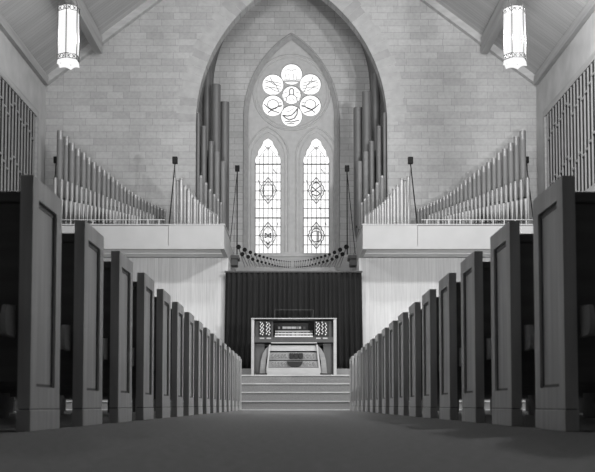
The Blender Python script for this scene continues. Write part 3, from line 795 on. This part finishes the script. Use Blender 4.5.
# keyboards
for i, zy in enumerate((146, 127, 109)):
    yk = Y0 + .10 + .13 * i
    kb = BX(MB(), 182, 417, zy - 3, zy + 5, yk, yk + .12)
    kb = kb.build('keyboard', 'ivory'); local(kb, con)
    xk0, xk1 = UX(cxp(182), 350, DCo), UX(cxp(417), 350, DCo); nk = 36; zk = UZ(cyp(zy - 3), DCo)
    ek = MB()
    for q in range(nk):
        if q % 7 in (2, 6): continue
        xx = xk0 + (q + 1) * (xk1 - xk0) / nk; ek.box(xx - .005, xx + .005, yk + .04, yk + .12, zk - .002, zk + .012)
    e = ek.build('sharp_keys', 'ebony'); e.data.transform(Matrix.Translation(-Vector(con.location))); e.parent = kb
    sl = BX(MB(), 182, 417, zy + 6, zy + 12, yk + .02, yk + .04).build('key_slip', 'wood_dk'); sl.data.transform(Matrix.Translation(-Vector(con.location))); sl.parent = kb
    for q in range(10):
        zx = 200 + q * 22 + (4 if q > 4 else 0)
        p_ = BX(MB(), zx, zx + (5 if q not in (4, 5) else 16), zy + 7, zy + 10.5, yk + .012, yk + .0195).build('thumb_piston', 'ivory'); p_.data.transform(Matrix.Translation(-Vector(con.location))); p_.parent = kb
local(BX(MB(), 176, 424, 56, 104, Y0 + .46, Y0 + .49).build('tab_board', 'ebony'), con)
for zx0, zx1, mt in ((200, 213, 'wood_lt'), (228, 255, 'ivory'), (257, 282, 'ivory'), (284, 315, 'ivory'), (317, 328, 'wood_lt'), (330, 345, 'ivory'), (357, 372, 'wood_md')):
    local(BX(MB(), zx0, zx1, 79, 93, Y0 + .44, Y0 + .4595).build('tilting_tab', mt), con)
# clear music desk
mdk = MB(); xa, xb = UX(275, 315, DCo + .3), UX(313, 315, DCo + .3); za, zb2 = ztop_c + .03, UZ(310, DCo + .3)
local(MB().box(xa, xb, Y0 + .3, Y0 + .306, za, zb2).build('music_desk', 'acrylic'), con)
local(MB().box(xa, xb, Y0 + .298, Y0 + .308, zb2, zb2 + .006).box(xa - .006, xa, Y0 + .298, Y0 + .308, za, zb2).box(xb, xb + .006, Y0 + .298, Y0 + .308, za, zb2).build('music_desk_edge', 'wood_md'), con)
# knee panel, toe studs, swell shoes
def trap(m, top_l, top_r, bot_l, bot_r, zy0, zy1, ya, yb, mat=None):
    p = [(UX(cxp(top_l), 350, DCo), UZ(cyp(zy0), DCo)), (UX(cxp(top_r), 350, DCo), UZ(cyp(zy0), DCo)), (UX(cxp(bot_r), 350, DCo), UZ(cyp(zy1), DCo)), (UX(cxp(bot_l), 350, DCo), UZ(cyp(zy1), DCo))]
    return m.prism(p, ya, yb, mat)
local(trap(MB(), 160, 432, 150, 442, 205, 238, Y0 + .04, Y0 + .08).build('knee_board', 'wood_lt'), con)
ts = trap(MB(), 152, 440, 138, 452, 247, 294, Y0 + .06, Y0 + .1).build('toe_board', 'wood_br'); local(ts, con)
t2 = trap(MB(), 140, 450, 130, 460, 300, 338, Y0 + .03, Y0 + .07).build('toe_board', 'wood_br'); local(t2, con)
for ln_, zy in ((ts, 262), (ts, 276), (t2, 310), (t2, 324)):
    for q in range(14):
        zx = 168 + q * 19.5 + (5 if zy in (276, 324) else 0)
        if 255 < zx < 362: continue
        yk = Y0 + (.056 if ln_ is ts else .026)
        x = UX(cxp(zx), 350, DCo); z = UZ(cyp(zy), DCo)
        sd_ = MB().frustum((x, yk + .004, z), (x, yk - .03, z), .014, .017, 10).build('toe_stud', 'chrome'); sd_.data.transform(Matrix.Translation(-Vector(con.location))); sd_.parent = ln_
for q in range(3):
    zx = 272 + q * 28.5
    local(BX(MB(), zx, zx + 26, 252, 286, Y0 + .01, Y0 + .059).build('swell_shoe', 'ebony', bevel=.006), con)
L = []
x_c, z_c = UX(cxp(306), 350, DCo), UZ(cyp(303), DCo)
for i in range(13):
    t_ = PI + PI * i / 12; L.append((x_c + .165 * math.cos(t_), z_c + .13 * math.sin(t_)))
local(MB().prism(L, Y0 - .02, Y0 + .029).build('swell_shoe_well', 'ebony'), con)
# pedalboard
pb = MB()
pxl, pxr = UX(cxp(140), 350, DCo), UX(cxp(457), 350, DCo)
zp = UZ(cyp(350), DCo)
for q in range(30):
    x_ = pxl + .03 + (pxr - pxl - .06) * q / 29
    pb.box(x_ - .0115, x_ + .0115, Y0 - .5, Y0 - .03, zp - .04, zp)
pbo = pb.build('pedal_keys', 'ivory'); local(pbo, con)
local(MB().box(pxl, pxr, Y0 - .52, Y0 - .501, STAGE, zp + .01).build('pedalboard_front', 'wood_lt'), con)
local(MB().box(pxl, pxr, Y0 - .5, Y0 - .03, STAGE, zp - .045).build('pedalboard_frame', 'wood_dk'), con)
for a_, b_, c_, d_ in ((148, 158, 128, 139), (436, 446, 456, 467)):
    local(trap(MB(), a_, b_, c_, d_, 200, 374, Y0 - .02, Y0 + .05).build('front_leg', 'wood_lt'), con)
for s in (-1, 1):
    q = [(150, 203), (128, 222), (108, 255), (97, 300), (90, 376), (124, 376), (128, 300), (142, 240)]
    if s > 0: q = [(594 - x, y) for x, y in q]
    local(MB().prism([(UX(cxp(x), 350, DCo), UZ(cyp(y), DCo)) for x, y in q], Y0 + .055, Y0 + .11).build('curved_bracket', 'wood_br'), con)
local(BX(MB(), 57, 542, 192, 200, Y0 + .4, Y0 + .5).build('lower_rail', 'wood_md'), con)
for z0, z1 in ((57, 118), (482, 542)):
    local(BX(MB(), z0, z1, 192, 378, Y0 + .13, Y0 + .17).build('lower_panel', 'wood_md'), con)

# ---- side wall grilles
def grille(s, y0, y1, label):
    xw = XL if s < 0 else XR
    yy0, yy1 = y0, y1
    D1 = y1
    ztop_ = UZ(114, 22.0)
    z0 = 4.35
    t = empty('wall_grille', (xw - s * .0, y1, z0)); tag(t, label, 'grille')
    fw = .15
    fr = MB().box(xw - s * .002, xw - s * .07, y0, y1, ztop_, ztop_ + fw).box(xw - s * .002, xw - s * .07, y0, y1, z0 - fw, z0)
    fr.box(xw - s * .002, xw - s * .07, y1 - fw, y1, z0, ztop_).box(xw - s * .002, xw - s * .07, y0, y0 + fw, z0, ztop_)
    local(fr.build('grille_frame', 'beam'), t)
    local(MB().box(xw - s * .002, xw - s * .012, y0 + fw, y1 - fw, z0, ztop_).build('backing', 'void'), t)
    la = MB(); y = y1 - fw - .2; i = 0; sp_ = .235
    while y > y0 + fw + .1:
        la.box(xw - s * .03, xw - s * .06, y - .014, y + .014, z0, ztop_)
        for base in (5.0, 6.15, 7.3, 3.95):
            zz = base + (.0, .1, .2, .1)[i % 4] + (.16 if (i // 4) % 2 else 0)
            if zz < ztop_ - .05 and zz > z0 + .05: la.box(xw - s * .032, xw - s * .058, y - sp_ + .028, y - .028, zz - .02, zz + .02)
        y -= sp_; i += 1
    local(la.build('lattice', 'lattice'), t)
grille(-1, 13.0, 22.35, 'tall pale lattice grille with dark backing high on the left side wall')
grille(1, 13.0, 22.35, 'tall pale lattice grille with dark backing high on the right side wall')

# ---- hanging lanterns
def lantern(px, D, ytop, ybot, rot, watts, R, label):
    mat = 'lamp_glass'
    P = U(px, ytop, D); zt_ = P[2]; zb_ = UZ(ybot, D); x = P[0]
    t = empty('hanging_lantern', (x, D, zb_)); tag(t, label, 'lantern')
    H = zt_ - zb_
    def hexa(r, z): return [(r * math.cos(rot + i * PI / 3), r * math.sin(rot + i * PI / 3), z) for i in range(6)]
    def strip(m, r0, z0_, r1, z1_, mm=None, close=False):
        a_ = hexa(r0, z0_); b_ = hexa(r1, z1_); m.add(a_ + b_, [(i, (i + 1) % 6, 6 + (i + 1) % 6, 6 + i) for i in range(6)], mm)
    g = MB(); strip(g, R * .95, .09, R * .95, H); g.add(hexa(R * .95, .09), [(5, 4, 3, 2, 1, 0)]); g.build('glass_panels', mat, t)
    # scalloped skirt
    sk = MB()
    hx = hexa(R * 1.06, 0)
    for i in range(6):
        a_ = Vector(hx[i]); b_ = Vector(hx[(i + 1) % 6]); nn = 8
        for q in range(nn):
            u0, u1 = q / nn, (q + 1) / nn
            def drop(u): return .03 * (2 * abs(u - .5)) ** 1.5 * -1 + .03
            p0 = a_.lerp(b_, u0); p1 = a_.lerp(b_, u1)
            d0, d1 = drop(u0), drop(u1)
            sk.add([(p0.x, p0.y, d0), (p1.x, p1.y, d1), (p1.x * .93, p1.y * .93, .095), (p0.x * .93, p0.y * .93, .095)], [(0, 1, 2, 3)])
    s_ = sk.build('scalloped_skirt', mat, t); so_ = s_.modifiers.new('s', 'SOLIDIFY'); so_.thickness = .004
    lb = lamp('POINT', 'bulb', (0, 0, H * .5), watts, 0.04); lb.parent = t
    fr = MB()
    for i in range(6):
        a_ = hexa(R, .08)[i]; fr.frustum(a_, (a_[0], a_[1], H + .03), .010, .010, 6)
    for z in (.095, .175, H - .085, H):
        hh = hexa(R, z); fr.path(hh, .007, 5, None, True)
    fr.build('iron_frame', 'iron', t)
    for z, nmf in ((.135, 'lower_fretwork_band'), (H - .043, 'upper_fretwork_band')):
        fb = MB()
        hh = hexa(R, z); fb.path(hh, .002, 4, None, True)
        for i in range(6):
            a_ = Vector(hexa(R, z)[i]); b_ = Vector(hexa(R, z)[(i + 1) % 6])
            for u in (.25, .75):
                p = a_.lerp(b_, u); e = (b_ - a_).normalized() * .032
                for sg in (-1, 1): fb.frustum(p - e + Vector((0, 0, -.03 * sg)), p + e + Vector((0, 0, .03 * sg)), .006, .006, 5)
                fb.frustum(p + Vector((0, 0, -.03)), p + Vector((0, 0, .03)), .003, .003, 5)
        fb.build(nmf, 'iron', t)
    zc = APEX - abs(x - CX) * SLOPE - zb_ + .04
    ch = MB(); hook = (0, 0, H + .55)
    for i in (0, 2, 4):
        a_ = hexa(R, H + .03)[i]; ch.frustum(a_, hook, .004, .004, 5)
    ch.frustum(hook, (0, 0, zc), .008, .008, 6)
    ch.build('suspension_rods', 'iron', t)
    cp = MB(); strip(cp, R, H, R * .3, H + .03); cp.build('vented_cap', 'iron', t)
    MB().frustum((0, 0, zc - .03), (0, 0, zc + .02), .06, .05, 12).build('ceiling_rose', 'iron', t)
lantern(69.0, 17.0, 8.2, 66.0, PI / 2, LANTERN_W_L, .194, 'glowing hexagonal lantern hanging on the left of the nave')
lantern(514.3, 17.0, 9.6, 65.6, 0.08, LANTERN_W_R, .204, 'glowing hexagonal lantern hanging on the right of the nave')

# ---- pews
PITCHP = .9; PE = .45; PT = .048
def make_pew(s, xin):
    """pew whose aisle face is at xin; extends outwards (s=-1 left); near edge at local y=0; faces +y"""
    t = empty('pew', (xin, 0, 0))
    o = s                          # outward direction
    H = .96
    def end(xa, name, face_out=False):
        # frame and recessed panel
        e = MB()
        xb = xa + o * PT
        xi_ = xa + o * .014          # recessed plane
        e.box(xi_, xb, 0, PE, .0845, H)
        st_ = .082
        e.box(xa, xi_, 0, st_, .0845, H); e.box(xa, xi_, PE - st_, PE, .0845, H)
        e.box(xa, xi_, st_, PE - st_, H - .078, H); e.box(xa, xi_, st_, PE - st_, .0845, .168)
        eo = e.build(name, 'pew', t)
        # inner bead (dark groove) and field
        bd = MB(); w_ = .012
        ya, yb, za, zb_ = st_, PE - st_, .168, H - .078
        bd.box(xi_ - o * .003, xi_, ya, ya + w_, za, zb_); bd.box(xi_ - o * .003, xi_, yb - w_, yb, za, zb_)
        bd.box(xi_ - o * .003, xi_, ya + w_, yb - w_, za, za + w_); bd.box(xi_ - o * .003, xi_, ya + w_, yb - w_, zb_ - w_ * 1.6, zb_)
        bd.build('groove', 'pew_groove', eo)
        pl = MB().box(xa - o * .002, xb + o * .002, -.002, PE + .002, 0, .080)
        pl.build('plinth', 'pew', eo, bevel=.003)
        MB().box(xa + o * .004, xb - o * .004, .004, PE - .004, .079, .0855).build('plinth_groove', 'pew_groove', eo)
        return eo
    end(0, 'end_panel')
    LN = 3.75
    xo0, xo1 = o * (PT + .002), o * LN
    # leaning back, top rail
    bk = MB()
    bk.add([(xo0, .035, .86), (xo1, .035, .86), (xo1, .10, .24), (xo0, .10, .24), (xo0, .06, .86), (xo1, .06, .86), (xo1, .125, .24), (xo0, .125, .24)],
           [(0, 1, 2, 3), (4, 7, 6, 5), (0, 4, 5, 1), (1, 5, 6, 2), (2, 6, 7, 3), (3, 7, 4, 0)])
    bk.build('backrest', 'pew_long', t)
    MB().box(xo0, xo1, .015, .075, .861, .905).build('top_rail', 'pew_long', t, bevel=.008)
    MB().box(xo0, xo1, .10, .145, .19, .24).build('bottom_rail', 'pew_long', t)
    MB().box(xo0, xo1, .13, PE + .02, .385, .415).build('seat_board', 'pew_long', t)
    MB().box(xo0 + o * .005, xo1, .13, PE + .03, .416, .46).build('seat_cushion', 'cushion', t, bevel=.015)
    # hymnal rack on the back, rounded end bracket
    rk = MB()
    xr0, xr1 = o * .065, o * LN
    def bracket(x_):
        L = [(.02, .35), (.02, .47)] + [(-.075 - .03 * math.sin(a_ * PI / 8), .41 - .055 * -math.cos(a_ * PI / 8)) for a_ in range(0, 9)]
        n_ = len(L); vs_ = [(x_, y, z) for y, z in L] + [(x_ + o * .018, y, z) for y, z in L]
        rk.add(vs_, [tuple(range(n_)), tuple(range(2 * n_ - 1, n_ - 1, -1))] + [(i, (i + 1) % n_, n_ + (i + 1) % n_, n_ + i) for i in range(n_)])
    for xx in (.065, 1.3, 2.5): bracket(o * xx)
    rk.box(o * .085, o * 2.5, -.085, .02, .357, .369)
    rk.box(o * .085, o * 2.5, -.10, -.09, .36, .43)
    rk.build('hymnal_rack', 'rack', t)
    for xx in (1.25, 2.5):
        MB().box(o * xx, o * (xx + .04), .12, PE - .03, 0, .384).build('seat_support', 'pew_long', t)
    end(o * (LN + .001), 'outer_end_panel')
    return t
K0 = 3.615
XLP, XRP = -.981, 1.004
for s, xin, nm in ((-1, XLP, 'left'), (1, XRP, 'right')):
    proto = make_pew(s, xin)
    y0 = K0 if s < 0 else K0 + .01
    for i in range(-1, 16):
        if i == -1: continue
        o = proto if i == 0 else copy_tree(proto)
        o.location = (xin, y0 + PITCHP * i, 0)
        lab = 'nearest' if i == 0 else ('farthest full' if i == 15 else ORD[i] + ' nearest')
        tag(o, 'dark oak pew with panelled end on the %s of the aisle, %s' % (nm, lab + ' to us'), 'pew', 'pews %s of the aisle' % nm)
    # modesty screen closing the block
    y = y0 + PITCHP * 15 + .56
    t = empty('pew_front_screen', (xin, y, 0)); tag(t, 'panelled oak screen closing the %s pew block before the steps' % nm, 'pew screen')
    MB().box(0, s * PT, 0, .24, .0, .94).build('end_post', 'pew', t, bevel=.004)
    MB().box(s * (PT + .002), s * 3.8, .08, .12, .34, .88).build('front_board', 'pew_long', t)
    MB().box(s * (PT + .002), s * 3.8, .06, .14, .881, .92).build('cap_rail', 'pew', t)
